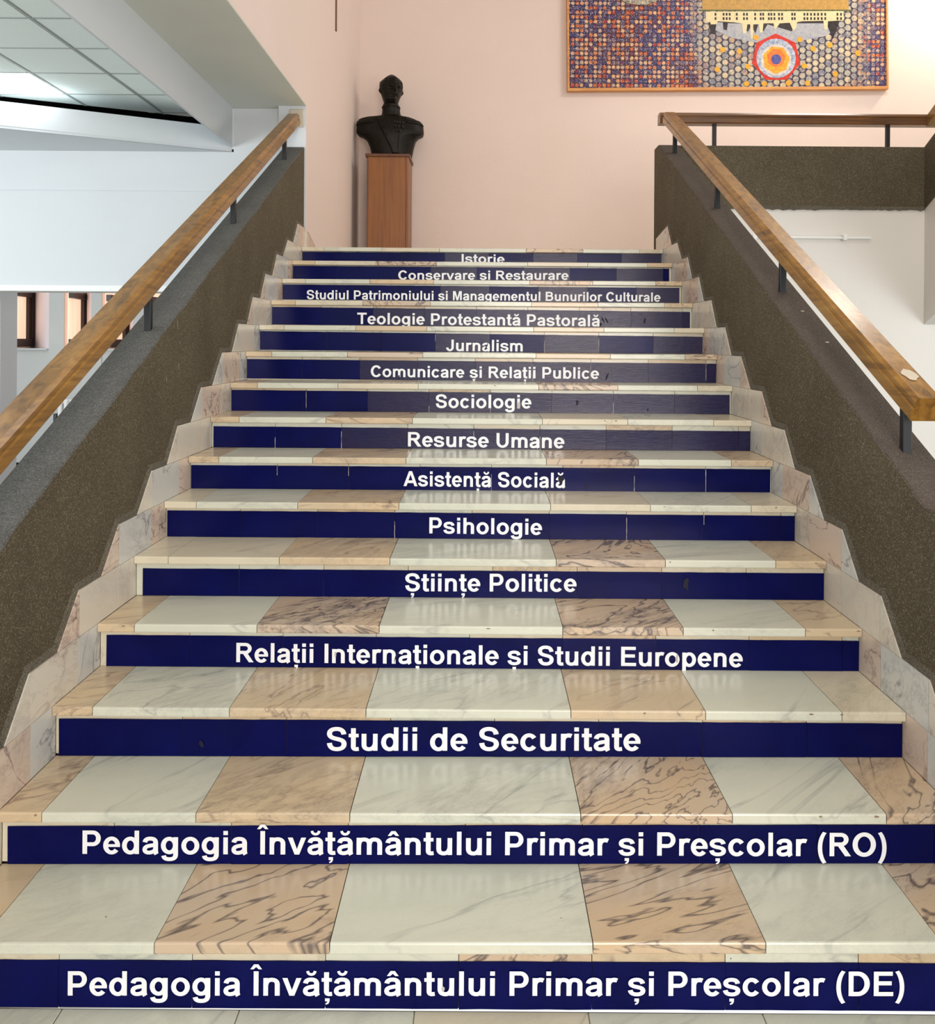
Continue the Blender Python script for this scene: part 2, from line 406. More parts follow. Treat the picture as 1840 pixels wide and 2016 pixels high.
# white column and radiator in the left hall
col = thing('hall_column', 'white square column at the left edge of the photo beyond the parapet', 'column')
boxo('shaft', -4.75, X(12, 8.0), 7.9, 8.2, 0.25, 3.4, WHITE, col, .01)
boxo('plinth', -4.79, X(16, 8.0), 7.86, 8.24, -.018, 0.26, WMET, col, .01)
rad = thing('radiator', 'white ribbed radiator under the far windows of the left hall', 'radiator', None, (-5.35, 10.9, 0))
for i in range(12): boxo('rib', i*.075, i*.075+.055, 0, .12, .14, .84, WMET, rad, .012)
boxo('header_pipe', -.02, .91, .03, .09, .78, .82, WMET, rad, .01); boxo('bracket', -.06, -.02, .02, .26, .55, .66, BLACK, rad)
boxo('foot', 0.05, .09, .03, .09, -.018, .15, WMET, rad); boxo('foot', .8, .84, .03, .09, -.018, .15, WMET, rad)

# ================================================================ MAIN STAIR
stair = thing('staircase', 'wide straight flight of fifteen marble steps climbing between two concrete parapets', 'stairs')
bm = bmesh.new()
prof = [(nose(0)[0]+OV+.02, -.04)]
for k in range(15):
    y, z = nose(k); prof += [(y+OV+.019, z-.036)]
    if k < 14: prof += [(nose(k+1)[0]+OV+.019, z-.036)]
prof += [(YB-.01, ZL-.036), (YB-.01, ZL-.3), (6.7, ZL-.3), (2.9, -.04)]
prism(bm, prof, 'x', -W2-.002, W2+.002)
mk('stair_core', bm, GROUT, stair)

rows = {0:'PWVWQWV',1:'PWPWVWV',2:'PWPWPWC',3:'PWVWVWP',4:'CCPWQWP',5:'CWPWCWC',6:'PWPWVWP',7:'PWPWCWC',8:'PWCWVWC',9:'PWVWPWV',10:'CWPWPWC',11:'PCVWPWP',12:'CWPWVWP',13:'PCVWCWP',14:'CWCWVWC'}
MM = {'P': MP, 'W': MW, 'V': MV, 'Q': MV, 'C': MC}
for k in range(15):
    y, z = nose(k); off = .003*k
    xs = [-W2+.001, -1.215+off, -.787+off, -.36+off, .281+off, .702+off, 1.13+off*.8, W2-.001]
    yb = nose(k+1)[0]+OV+.001 if k < 14 else y+.42
    for i in range(7):
        bm = bmesh.new(); box(bm, xs[i]+.0012, xs[i+1]-.0012, y, yb, z-.030, z)
        ed = [e for e in bm.edges if abs(e.verts[0].co.y-y) < 1e-5 and abs(e.verts[1].co.y-y) < 1e-5 and abs(e.verts[0].co.z-e.verts[1].co.z) < 1e-5]
        bmesh.ops.bevel(bm, geom=ed, offset=.005, segments=2, affect='EDGES', profile=.5)
        j = random.uniform(-.0008, .0008)
        for v in bm.verts: v.co.z += j
        shear(bm, SAG.get(k, 0)); mk('tread_slab', bm, MM[rows[k][i]], stair)
    # riser slabs
    z0 = nose(k-1)[1] if k else FZ
    s0 = (-.935 if k % 2 == 0 else -1.02)
    if k == 0: s0 = -1.03
    rx = [-W2+.001] + [s0+.328*n for n in range(8) if s0+.328*n < W2-.04] + [W2-.001]
    rm = [MC, MW, MC, MW, MV, MP, MW, MP, MC] if k == 0 else [random.choice([MC, MW, MC, MW, MP]) for _ in rx]
    for i in range(len(rx)-1):
        bm = bmesh.new(); box(bm, rx[i]+.001, rx[i+1]-.001, y+OV, y+OV+.018, z0+.001, z-.031); shear(bm, SAG.get(k, 0)*.6)
        mk('riser_slab', bm, rm[i % len(rm)], stair)
# landing floor
for i in range(5):
    for j in range(4):
        boxo('landing_slab', -W2+.001+i*.5344, -W2-.001+(i+1)*.5344, NOSE[14][0]+.422+j*.62, min(NOSE[14][0]+.42+(j+1)*.62, YB-.002), ZL-.03, ZL, [MW, MC, MP][(i*2+j) % 3], stair, .001)
boxo('landing_core', W2+.16, 8.1, 6.84, YB-.01, ZL-.25, ZL, MC, stair)

# skirting slabs on both side walls: each course rises one step, front edge slanted
def sagz(k, s): return nose(k)[1] + SAG.get(k, 0)*s*W2
def course(k, s):
    """course k stands on tread k-1: foot, top corner, heights"""
    return nose(k-2)[0]+.12*DD, nose(k-1)[0]-.43*DD, (sagz(k-1, s) if k else FZ), sagz(k, s)
def skirt(s):
    Xi = s*(W2-.0005); Xo = s*(W2+.016)
    cmat = [MS, MSP, MS, MSW, MS, MSP, MSW]
    for k in range(0, 16):
        yf, yj, z0, z1 = course(k, s)
        if k < 15: ye = nose(k)[0]+OV+.001
        else: ye = 6.495 if s < 0 else 6.648; z1 = ZL+.155
        zend = z1 if k < 15 or s < 0 else z1-.045
        jn = yj+DD if k < 15 else 99
        pcs = [[(yf, z0), (yj, z0), (yj, z1)]]
        if jn < ye-.02: pcs += [[(yj, z0), (jn, z0), (jn, z1), (yj, z1)], [(jn, z0), (ye, z0), (ye, z1), (jn, z1)]]
        else: pcs.append([(yj, z0), (ye, z0), (ye, zend), (yj, z1)])
        for n, pg in enumerate(pcs):
            cx = sum(p[0] for p in pg)/len(pg); cz = sum(p[1] for p in pg)/len(pg)
            g = .0013
            pg = [(p[0]+(g if p[0] < cx else -g), p[1]+(.0007 if p[1] < cz else -.0007)) for p in pg]
            bm = bmesh.new(); prism(bm, pg, 'x', Xi, Xo)
            mk('skirting_slab', bm, cmat[(k*3+n*2+(2 if s > 0 else 0)) % 7], stair)
    # sloping mortar fillet along the stepped outline
    path = []
    for k in range(0, 16):
        yf, yj, z0, z1 = course(k, s)
        if k == 15: z1 = ZL+.155
        path += [(yf, z0+.002), (yj, z1+.002)]
    path.append((6.495 if s < 0 else 6.645, ZL+.157-(0 if s < 0 else .045)))
    po = []
    for i, p in enumerate(path):
        a = Vector(path[max(i-1, 0)]); b = Vector(path[min(i+1, len(path)-1)]); d = (b-a).normalized()
        po.append((p[0]-d.y*.024, p[1]+d.x*.024))
    bm = bmesh.new()
    A = [bm.verts.new((s*(W2+.003), p[0], p[1])) for p in path]
    B = [bm.verts.new((s*(PIN_-.0005), p[0], p[1])) for p in po]
    for i in range(len(path)-1): bm.faces.new((A[i], A[i+1], B[i+1], B[i]) if s > 0 else (A[i], B[i], B[i+1], A[i+1]))
    mk('mortar_strip', bm, MORTAR, stair)
PIN_ = W2+.012
for s in (-1, 1): skirt(s)
# marble slips at the head of the left skirting and the tapering skirting on the landing wall
boxo('marble_slip', -W2-.07, -W2-.004, 6.495, 6.52, ZL, ZL+.135, MSW, stair, .002)
boxo('marble_slip', -W2-.0025, -W2+.012, 6.50, 6.54, ZL, ZL+.14, MS, stair, .002)
bm = bmesh.new(); prism(bm, [(6.545, ZL), (7.25, ZL), (6.95, ZL+.02), (6.60, ZL+.125), (6.545, ZL+.135)], 'x', -W2+.001, -W2+.014); mk('baseboard_slab', bm, MSP, stair)

# ================================================================ PARAPETS
PIN, PTH, PH = W2+.012, .155, .70
def zn(y): return (1+(y-D0)/DD)*HH
def parapet(s, y_end, y_lo, name, label, capmat):
    t = thing(name, label, 'parapet')
    zl = zn(y_lo)+PH
    pf_ = [(0.9, -.02), (y_end, -.02), (y_end, zn(y_end)+PH), (y_lo, zl), (0.9, zl)]
    bm = bmesh.new(); x0, x1 = sorted((s*PIN, s*(PIN+PTH)))
    # main body as a strip with a cut slightly uneven upper arris
    n = 60; ys = [y_lo+(y_end-y_lo)*i/n for i in range(n+1)]
    pts = [(0.9, -.02), (y_end, -.02)] + [(y, zn(y)+PH-.004) for y in ys[::-1]] + [(0.9, zl-.004)]
    prism(bm, pts, 'x', x0, x1); mk('wall_body', bm, CON, t)
    bm = bmesh.new()
    ys = [0.9] + ys
    rnd = random.Random(3 if s < 0 else 4)
    ring = []
    for y in ys:
        z = zn(max(y, y_lo))+PH
        e0, e1 = rnd.uniform(-.0025, .0025), rnd.uniform(-.0025, .0025)
        ring.append([bm.verts.new((x0+e0, y, z-.006)), bm.verts.new((x0+.006+e0, y, z+.001)), bm.verts.new((x1-.006+e1, y, z+.001)), bm.verts.new((x1+e1, y, z-.006))])
    for a, b in zip(ring, ring[1:]):
        for i in range(3): bm.faces.new((a[i], a[i+1], b[i+1], b[i]))
    bmesh.ops.recalc_face_normals(bm, faces=bm.faces[:])
    mk('cap', bm, capmat, t)
    return t
pl = parapet(-1, 6.515, 0.95, 'concrete_parapet', 'dark exposed-aggregate concrete parapet left of the stairs with grey top', CONT)
pr = parapet(1, 6.645, 2.62, 'concrete_parapet', 'dark exposed-aggregate concrete parapet right of the stairs with brownish top', CONTR)
ZP = zn(6.645)+PH
lp = thing('concrete_parapet', 'horizontal concrete parapet along the landing edge, upper right', 'parapet')
XF = 3.40
bm = bmesh.new(); box(bm, PIN+PTH-.001, XF, 6.652, 6.80, 2.666, ZP)
mk('wall_body', bm, CON, lp)
bm = bmesh.new(); box(bm, PIN, PIN+PTH-.001, 6.6455, 6.80, ZL+.001, ZP); bevel(bm, .006, 2); mk('corner_body', bm, CON, lp)
bm = bmesh.new()          # ragged lower edge of the render coat
n = 70; x0, x1 = PIN+PTH+.0, XF
rnd = random.Random(5); top = []; bot = []
for i in range(n+1):
    x = x0+(x1-x0)*i/n
    top.append((x, 2.675)); bot.append((x, 2.650-rnd.uniform(-.001, .004)*(1 if i % 3 else 2.2)))
prism(bm, top+bot[::-1], 'y', 6.643, 6.652); mk('ragged_render_edge', bm, MORTAR, lp)

# white wall below the landing, flight going up at the right edge
wr = struct(boxo('wall_right', PIN+PTH-.05, 8.1, 6.665, 6.84, -.02, 2.665, WHITER), 'white wall below the landing, right of the stairs')
uf = thing('upper_staircase', 'upper flight at the right edge rising from the landing, concrete parapet over white soffit', 'stairs')
SL = .47
def up(y, z): return z+(6.65-y)*SL
bm = bmesh.new()
prism(bm, [(6.66, ZP+.0), (6.66, 2.66), (2.2, up(2.2, 2.66)), (2.2, up(2.2, ZP))], 'x', XF+.0, XF+.15); mk('parapet', bm, CON, uf)
bm = bmesh.new()
prism(bm, [(6.664, 2.66), (6.664, 1.77), (2.2, up(2.2, 1.80)), (2.2, up(2.2, 2.66))], 'x', XF+.01, 6.2); mk('soffit', bm, WHITER, uf)
bm = bmesh.new()
prism(bm, [(6.70, ZP+.17), (6.70, ZP+.25), (2.2, up(2.2, ZP+.25)), (2.2, up(2.2, ZP+.17))], 'x', XF+.035, XF+.115); mk('rail', bm, RAIL, uf)

# ================================================================ HANDRAILS
RH, RT, RW = .965, .085, .098     # top above the nosing line, thickness, width
def rail_section():
    w = RW/2; h = RT
    return [(-w+.006, 0), (w-.006, 0), (w, .008), (w, .044), (w-.007, .049), (w-.007, .054), (w-.003, .059), (w-.003, h-.014), (w-.014, h),
            (-w+.014, h), (-w+.003, h-.014), (-w+.003, .059), (-w+.007, .054), (-w+.007, .049), (-w, .044), (-w, .008)]
def rail(bm, p, q, side):
    """p, q: centre of the underside; side: horizontal unit vector across"""
    p, q = Vector(p), Vector(q); sd = Vector(side); d = (q-p).normalized(); up_ = sd.cross(d)
    if up_.z < 0: up_ = -up_
    R = []
    n = 2
    for t in range(n+1):
        c = p.lerp(q, t/n); R.append([bm.verts.new(c + sd*a + up_*b) for a, b in rail_section()])
    m = len(R[0])
    for a, b in zip(R, R[1:]):
        for i in range(m): bm.faces.new((a[i], a[(i+1) % m], b[(i+1) % m], b[i]))
    bm.faces.new(R[0]); bm.faces.new(R[-1][::-1])
    bmesh.ops.recalc_face_normals(bm, faces=bm.faces[:])
XC = PIN+PTH/2
CA = math.cos(math.atan(HH/DD))
def under(y): return zn(y)+RH-RT/CA
def post(par, x, y, z0, z1, name='post'):
    boxo(name, x-.0145, x+.0145, y-.0145, y+.0145, z0, z1, STEEL, par, .002)
# left
hl = thing('handrail', 'varnished wooden handrail on black posts above the left parapet', 'handrail')
bm = bmesh.new(); rail(bm, (-XC, 0.9, under(.9)), (-XC, 6.505, under(6.505)), (1, 0, 0)); mk('rail', bm, RAIL, hl)
boxo('plaster_patch', -XC-.035, -XC+.075, 6.506, 6.5215, under(6.5)-.01, under(6.5)+.125, CHIP, hl, .006)
for y in (2.44, 3.69, 4.94, 6.20): post(hl, -XC, y, zn(y)+PH-.02, under(y)+.02)
# right
hr = thing('handrail', 'varnished wooden handrail on black posts above the right parapet', 'handrail')
bm = bmesh.new(); rail(bm, (XC, 2.78, under(2.78)), (XC, 6.64, under(6.64)), (1, 0, 0)); mk('rail', bm, RAIL, hr)
for y in (2.90, 4.10, 5.25, 6.42): post(hr, XC, y, zn(y)+PH-.02, under(y)+.02)
o = boxo('worn_patch', -.022, .022, -.05, .04, 0, .0012, CHIP, hr)
bm = bmesh.new(); r0 = random.Random(9)
vs = [bm.verts.new((math.cos(a)*.026*r0.uniform(.75, 1.15), math.sin(a)*.04*r0.uniform(.75, 1.15), 0)) for a in [i*2*math.pi/14 for i in range(14)]]
bm.faces.new(vs); me = o.data; bm.to_mesh(me); bm.free()
ang = math.atan(HH/DD)
o.matrix_world = Matrix.Translation((XC+.002, 2.88, zn(2.88)+RH-RT/CA+RT/CA+.0022)) @ Matrix.Rotation(ang, 4, 'X')
# landing rail
hh = thing('handrail', 'dark varnished horizontal handrail on black posts above the landing parapet', 'handrail')
bm = bmesh.new(); zr = 3.315; rail(bm, (PIN+.02, 6.73, zr), (XF+.2, 6.73, zr), (0, 1, 0)); mk('rail', bm, RAILX, hh)
for x in (1.80, 3.15): post(hh, x, 6.73, ZP-.02, zr+.02)
# small pipe with clips on the white wall
pp = thing('pipe', 'short white horizontal pipe clipped to the white wall under the landing', 'pipe')
a, b = at(1478, 467, 6.63), at(1714, 469, 6.63)
bm = bmesh.new(); tube(bm, a, b, .010); mk('tube', bm, WMET, pp)
for px in (1484, 1662):
    c = at(px, 468, 6.63); boxo('clip', c.x-.016, c.x+.016, 6.612, 6.666, c.z-.021, c.z+.021, WMET, pp, .004)
cv = thing('cable_channel', 'thin dark vertical cable slot high on the pink wall left of the bust', 'cable')
boxo('channel', -W2+.0005, -W2+.012, 7.76, 7.79, 4.40, 5.9, PEDE, cv, .002)

# ================================================================ LETTERING
def bez(p0, p1, p2, p3, n=9):
    o = []
    for i in range(n+1):
        t = i/n; u = 1-t
        o.append((u**3*p0[0]+3*u*u*t*p1[0]+3*u*t*t*p2[0]+t**3*p3[0], u**3*p0[1]+3*u*u*t*p1[1]+3*u*t*t*p2[1]+t**3*p3[1]))
    return o
def chain(*seg):
    o = []
    for s in seg:
        for p in s:
            if not o or abs(o[-1][0]-p[0])+abs(o[-1][1]-p[1]) > 1e-3: o.append(p)
    return o
def E(cx, cy, rx, ry, a0=0, a1=360, n=28):
    return [(cx+rx*math.cos(math.radians(a0+(a1-a0)*i/n)), cy+ry*math.sin(math.radians(a0+(a1-a0)*i/n))) for i in range(n+1)]
def stem(x, y0, y1, hx=70): return ('poly', [(x-hx, y0), (x+hx, y0), (x+hx, y1), (x-hx, y1)])
def rect(x0, x1, y0, y1): return ('poly', [(x0, y0), (x1, y0), (x1, y1), (x0, y1)])
def S(path, hx=68, hy=56): return ('stroke', path, hx, hy)
def mir(pg, c): return [(2*c-x, y) for x, y in pg][::-1]
def shift(parts, dx, dy):
    o = []
    for p in parts:
        o.append((p[0], [(x+dx, y+dy) for x, y in p[1]]) + tuple(p[2:]))
    return o
comma = [('poly', [(0, -75), (130, -75), (130, -165), (95, -235), (25, -262), (10, -225), (55, -200), (66, -165), (0, -165)])]
breve = [S(bez((170, 725), (180, 590), (376, 590), (386, 725)), 38, 36)]
circ = [('poly', [(108, 580), (205, 580), (278, 648), (216, 728)]), ('poly', [(448, 580), (340, 728), (278, 648), (351, 580)]), ('poly', [(216, 728), (278, 648), (340, 728)])]
Sx = [S(chain(bez((118,238),(128,110),(205,48),(338,48)), bez((338,48),(470,48),(550,110),(550,205)), bez((550,205),(550,310),(450,335),(335,362)), bez((335,362),(210,392),(118,420),(118,525)), bez((118,525),(118,615),(200,668),(325,668)), bez((325,668),(460,668),(530,610),(542,500))), 72, 58)]
sx = [S(chain(bez((92,168),(105,85),(170,44),(280,44)), bez((280,44),(390,44),(455,85),(455,150)), bez((455,150),(455,225),(380,240),(275,262)), bez((275,262),(165,285),(103,310),(103,375)), bez((103,375),(103,440),(175,475),(275,475)), bez((275,475),(375,475),(430,440),(446,360))), 66, 53)]
ax = [S(chain(bez((110,362),(125,440),(175,474),(275,474)), bez((275,474),(385,474),(432,430),(432,340)), [(432,130)], bez((432,130),(432,70),(440,30),(464,-2)))),
      S(chain(bez((432,288),(330,255),(105,270),(105,145)), bez((105,145),(105,80),(150,45),(225,45)), bez((225,45),(330,45),(432,100),(432,190))), 64, 54)]
tx = [S(chain([(157,690),(157,140)], bez((157,140),(157,75),(180,50),(235,48)), [(318,56)])), rect(18, 312, 412, 519)]
arch = chain(bez((136,300),(150,420),(215,468),(310,468)), bez((310,468),(410,468),(470,420),(470,320)), [(470,0)])
Mh = [(140,716),(275,716),(417,200),(417,0),(350,0)]
vh = [(4,519),(150,519),(278,165),(278,0),(208,0)]
Ah = [(2,0),(156,0),(359.5,560),(359.5,716),(282,716)]
G = {
 'P': (667, [stem(143,0,716), S(chain([(143,657),(385,657)], E(385,477,165,180,90,-90,16), [(143,297)]))]),
 'R': (722, [stem(143,0,716), S(chain([(143,657),(410,657)], E(410,510,160,147,90,-90,16), [(143,363)])), ('poly', [(300,340),(450,380),(716,0),(540,0)])]),
 'S': (667, Sx), 'Ș': (667, Sx + shift(comma, 268, 0)),
 'C': (722, [S(E(378,358,258,312,33,327,36), 74, 60)]),
 'O': (778, [S(E(389,358,273,312,0,360,44), 74, 60)]),
 'D': (722, [stem(143,0,716), S(chain([(143,657),(335,657)], E(335,358,268,299,90,-90,20), [(143,59)]), 74, 60)]),
 'B': (722, [stem(143,0,716), S(chain([(143,657),(410,657)], E(410,527,145,130,90,-90,14), [(143,397)])), S(chain([(143,390),(420,390)], E(420,224,172,166,90,-90,14), [(143,58)]))]),
 'E': (667, [stem(143,0,716), rect(143,615,596,716), rect(143,585,315,435), rect(143,630,0,120)]),
 'T': (611, [rect(21,590,596,716), stem(306,0,716)]),
 'I': (278, [stem(139,0,716)]), 'Î': (278, [stem(139,0,716)] + shift(circ, -139, 195)),
 'J': (556, [S(chain([(412,716),(412,225)], E(250,225,162,176,0,-178,16)))]),
 'A': (722, [('poly', Ah), ('poly', mir(Ah, 359.5)), rect(170,550,150,275)]),
 'U': (722, [S(chain([(143,716),(143,270)], E(361,270,218,222,180,360,20), [(579,716)]))]),
 'M': (833, [stem(139,0,716,66), stem(694,0,716,66), ('poly', Mh), ('poly', mir(Mh, 416.5))]),
 'a': (556, ax), 'ă': (556, ax + breve), 'â': (556, ax + circ),
 'b': (611, [stem(134,0,716,68), S(E(325,259,180,214,0,360,32))]),
 'd': (611, [stem(477,0,716,68), S(E(286,259,180,214,0,360,32))]),
 'p': (611, [stem(134,-198,519,68), S(E(325,259,180,214,0,360,32))]),
 'g': (611, [S(chain([(477,519),(477,-10)], bez((477,-10),(477,-110),(410,-155),(290,-155)), bez((290,-155),(185,-155),(130,-125),(116,-45)))), S(E(286,264,180,208,0,360,32))]),
 'c': (556, [S(E(293,259,188,215,36,324,28))]),
 'e': (556, [S(E(280,259,182,215,-8,-322,30)[0:0] or E(280,259,182,215,0,322,30)), rect(110,529,214,300)]),
 'h': (611, [stem(138,0,716,68), S(arch)]), 'n': (611, [stem(138,0,519,68), S(arch)]),
 'm': (889, [stem(132,0,519,68), S(chain(bez((132,300),(140,420),(195,468),(275,468)), bez((275,468),(380,468),(445,425),(445,320)), [(445,0)])), S(chain(bez((445,300),(455,420),(510,468),(590,468)), bez((590,468),(695,468),(759,425),(759,320)), [(759,0)]))]),
 'u': (611, [stem(472,0,519,68), S(chain([(138,519),(138,200)], bez((138,200),(138,95),(195,48),(290,48)), bez((290,48),(380,48),(460,110),(472,230))))]),
 'r': (389, [stem(134,0,519,68), S(chain(bez((134,280),(145,400),(190,462),(275,468)), bez((275,468),(320,470),(350,464),(380,450))), 60, 60)]),
 'i': (278, [stem(140,0,519,68), stem(140,590,716,68)]), 'l': (278, [stem(140,0,716,68)]),
 'o': (611, [S(E(305,259,198,215,0,360,34))]),
 's': (556, sx), 'ș': (556, sx + shift(comma, 213, 0)),
 't': (333, tx), 'ț': (333, tx + shift(comma, 120, 0)),
 'v': (556, [('poly', vh), ('poly', mir(vh, 278))]),
 '(': (333, [S(bez((262,728),(70,500),(70,15),(262,-210),16), 62, 30)]), ')': (333, [S(bez((71,728),(263,500),(263,15),(71,-210),16), 62, 30)]),
 ' ': (278, []),
}
def letters(txt, P, Q, cap, par):
    """bold sans letters from P (left, baseline) to Q (right, baseline), cap height in metres"""
    pen = 0; tot = sum(G[c][0] for c in txt)-70
    ux = (Q-P)/tot; uz = Vector((0, 0, cap/716))
    for ch in txt:
        adv, parts = G[ch]
        if not parts: pen += adv; continue
        bm = bmesh.new()
        def V(x, y, l): return bm.verts.new(P + ux*(x-55) + uz*y + Vector((0, -.00006*l, 0)))
        for n_, p in enumerate(parts):
            if p[0] == 'poly':
                bm.faces.new([V(pen+x, y, n_) for x, y in p[1]])
            else:
                pth, hx, hy = p[1], p[2]+3, p[3]+3; m = len(pth)
                closed = abs(pth[0][0]-pth[-1][0])+abs(pth[0][1]-pth[-1][1]) < 1
                L = []
                for i, (x, y) in enumerate(pth):
                    if closed: a, b = pth[(i-1) % (m-1)], pth[(i+1) % (m-1)]
                    else: a, b = pth[max(i-1, 0)], pth[min(i+1, m-1)]
                    dx, dy = b[0]-a[0], b[1]-a[1]; l = math.hypot(dx, dy) or 1; nx, ny = -dy/l, dx/l
                    L.append((V(pen+x+nx*hx, y+ny*hy, n_), V(pen+x-nx*hx, y-ny*hy, n_)))
                for a, b in zip(L, L[1:]): bm.faces.new((a[0], a[1], b[1], b[0]))
        for f in bm.faces:
            f.normal_update()
            if f.normal.y > 0: f.normal_flip()
        mk('letter', bm, LETTER, par)
        pen += adv

STK = [ # text, text x0,x1, baseline yL,yR, cap px, sticker: xL,yTL,yBL, xR,yTR,yBR
 ('Pedagogia Învățământului Primar și Preșcolar (DE)', 132,1782,1960,1961,48, -95,1890,1983, 1930,1898,1991),
 ('Pedagogia Învățământului Primar și Preșcolar (RO)', 161,1747,1681,1686,46, 15,1627,1702, 1882,1624,1705),
 ('Studii de Securitate', 644,1261,1478,1478,46, 116,1415,1488, 1778,1425,1497),
 ('Relații Internaționale și Studii Europene', 464,1462,1303.5,1313.5,38, 209.5,1250,1316.5, 1700,1262,1328),
 ('Științe Politice', 798,1135,1164,1165,35, 281,1119,1177, 1630,1129,1187),
 ('Psihologie', 844,1067,1050,1053,31.5, 329,1004.6,1064, 1570,1016,1073),
 ('Asistență Socială', 796,1113,957,960.5,29.5, 376,915.5,966.5, 1516,924,975),
 ('Resurse Umane', 802,1111,879,882.5,28.5, 420,839,883.5, 1476,849,894),
 ('Sociologie', 858,1046,803,804,26.5, 455,767.5,811.5, 1436,777.6,820.5),
 ('Comunicare și Relații Publice', 730,1179,742,746,22.5, 485,706.7,745, 1410,716,755),
 ('Jurnalism', 879,1030,691,692,22.5, 512,651.8,688.5, 1383,663,698.5),
 ('Teologie Protestantă Pastorală', 704,1181,638,642.5,22.5, 535,604,638.8, 1358,614,647.5),
 ('Studiul Patrimoniului și Managementul Bunurilor Culturale', 604,1300,589,594,18, 556,560,589.5, 1337,567,597.5),
 ('Conservare și Restaurare', 784,1119,550.5,551,18, 576,523,551, 1317,529,558),
 ('Istorie', 908,993,517.5,518.5,17.5, 593,495.7,521, 1302,500,526),
]
for k, (txt, tx0, tx1, byl, byr, cap, xl, ytl, ybl, xr, ytr, ybr) in enumerate(STK):
    y, z = nose(k); yp = y+OV-.0035
    lab = 'navy blue riser strip lettered %s in white' % txt.replace('(', '').replace(')', '')
    if k == 12: lab = 'navy blue riser strip lettered Studiul Patrimoniului și Managementul Bunurilor Culturale'
    if k in (0, 1): lab = 'navy blue riser strip lettered Pedagogia ... Preșcolar %s, %s' % (('DE', 'lowest of all the strips') if k == 0 else ('RO', 'second strip from the floor'))
    st = thing('riser_sticker', lab, 'sticker', 'lettered blue strips on the stair risers')
    TL, BL, TR, BR = at(xl, ytl, yp), at(xl, ybl, yp), at(xr, ytr, yp), at(xr, ybr, yp)
    zlo = (nose(k-1)[1] if k else FZ)+.0012
    s0 = -1.03 if k == 0 else (-.935 if k % 2 == 0 else -1.02)
    xs = [max(TL.x, -W2+.003)] + [s0+.328*n for n in range(8) if TL.x+.03 < s0+.328*n < TR.x-.03] + [min(TR.x, W2-.003)]
    rr = random.Random(40+k)
    for i in range(len(xs)-1):
        bm = bmesh.new(); g = .0007; m = 6
        tilt_x, tilt_z = rr.uniform(-.0014, .0014)*(1 if k > 4 else .3), rr.uniform(-.0009, .0009)
        T, B = [], []
        for j in range(m+1):
            x = xs[i]+g*(i > 0) + (xs[i+1]-xs[i]-g*(i > 0)-g*(i < len(xs)-2))*j/m
            f = (x-TL.x)/(TR.x-TL.x); zt = TL.z+(TR.z-TL.z)*f + rr.uniform(-.0006, .0006); zb = BL.z+(BR.z-BL.z)*f + rr.uniform(-.0006, .0006)
            zb = max(zb, zlo + SAG.get(k-1, 0)*x)
            yy = yp + tilt_x*(j/m-.5)*2*.6
            T.append((x, yy+tilt_z, zt)); B.append((x, yy-tilt_z, zb))
        F = [[bm.verts.new((p[0], p[1], p[2])) for p in T], [bm.verts.new((p[0], p[1], p[2])) for p in B],
             [bm.verts.new((p[0], y+OV-.0002, p[2])) for p in T], [bm.verts.new((p[0], y+OV-.0002, p[2])) for p in B]]
        for j in range(m):
            bm.faces.new((F[1][j], F[1][j+1], F[0][j+1], F[0][j])); bm.faces.new((F[0][j], F[0][j+1], F[2][j+1], F[2][j])); bm.faces.new((F[3][j], F[3][j+1], F[1][j+1], F[1][j]))
        bm.faces.new((F[1][0], F[0][0], F[2][0], F[3][0])); bm.faces.new((F[0][m], F[1][m], F[3][m], F[2][m]))
        mk('vinyl_panel', bm, VINYLB if (k in (7, 8, 9, 11) or (k in (10, 12, 13, 14) and i % 2)) and 1 < i else VINYL, st)
        # chips along the seams of the worn strips
        if i and k in (5, 6, 7, 8, 9, 10) and rr.random() < .5:
            zz = TL.z+(TR.z-TL.z)*.5; hh_ = (TL.z-BL.z)
            bm = bmesh.new(); L_ = hh_*rr.uniform(.3, .95); z1 = zz-.002 if rr.random() < .5 else zz-hh_+L_+.001
            n = 8; wv = .0012
            A = [bm.verts.new((xs[i]-wv*rr.uniform(.2, 1.3), yp-.0026, z1-L_*j/n)) for j in range(n+1)]
            Bv = [bm.verts.new((xs[i]+wv*rr.uniform(.2, 1.3), yp-.0026, z1-L_*j/n)) for j in range(n+1)]
            for j in range(n): bm.faces.new((A[j+1], Bv[j+1], Bv[j], A[j]))
            mk('seam_wear', bm, SCUFFL, st)
    yl = yp-.0030
    P, Q = at(tx0, byl, yl), at(tx1, byr, yl)
    capm = cap*yl/FPX
    letters(txt, P, Q, capm, st)
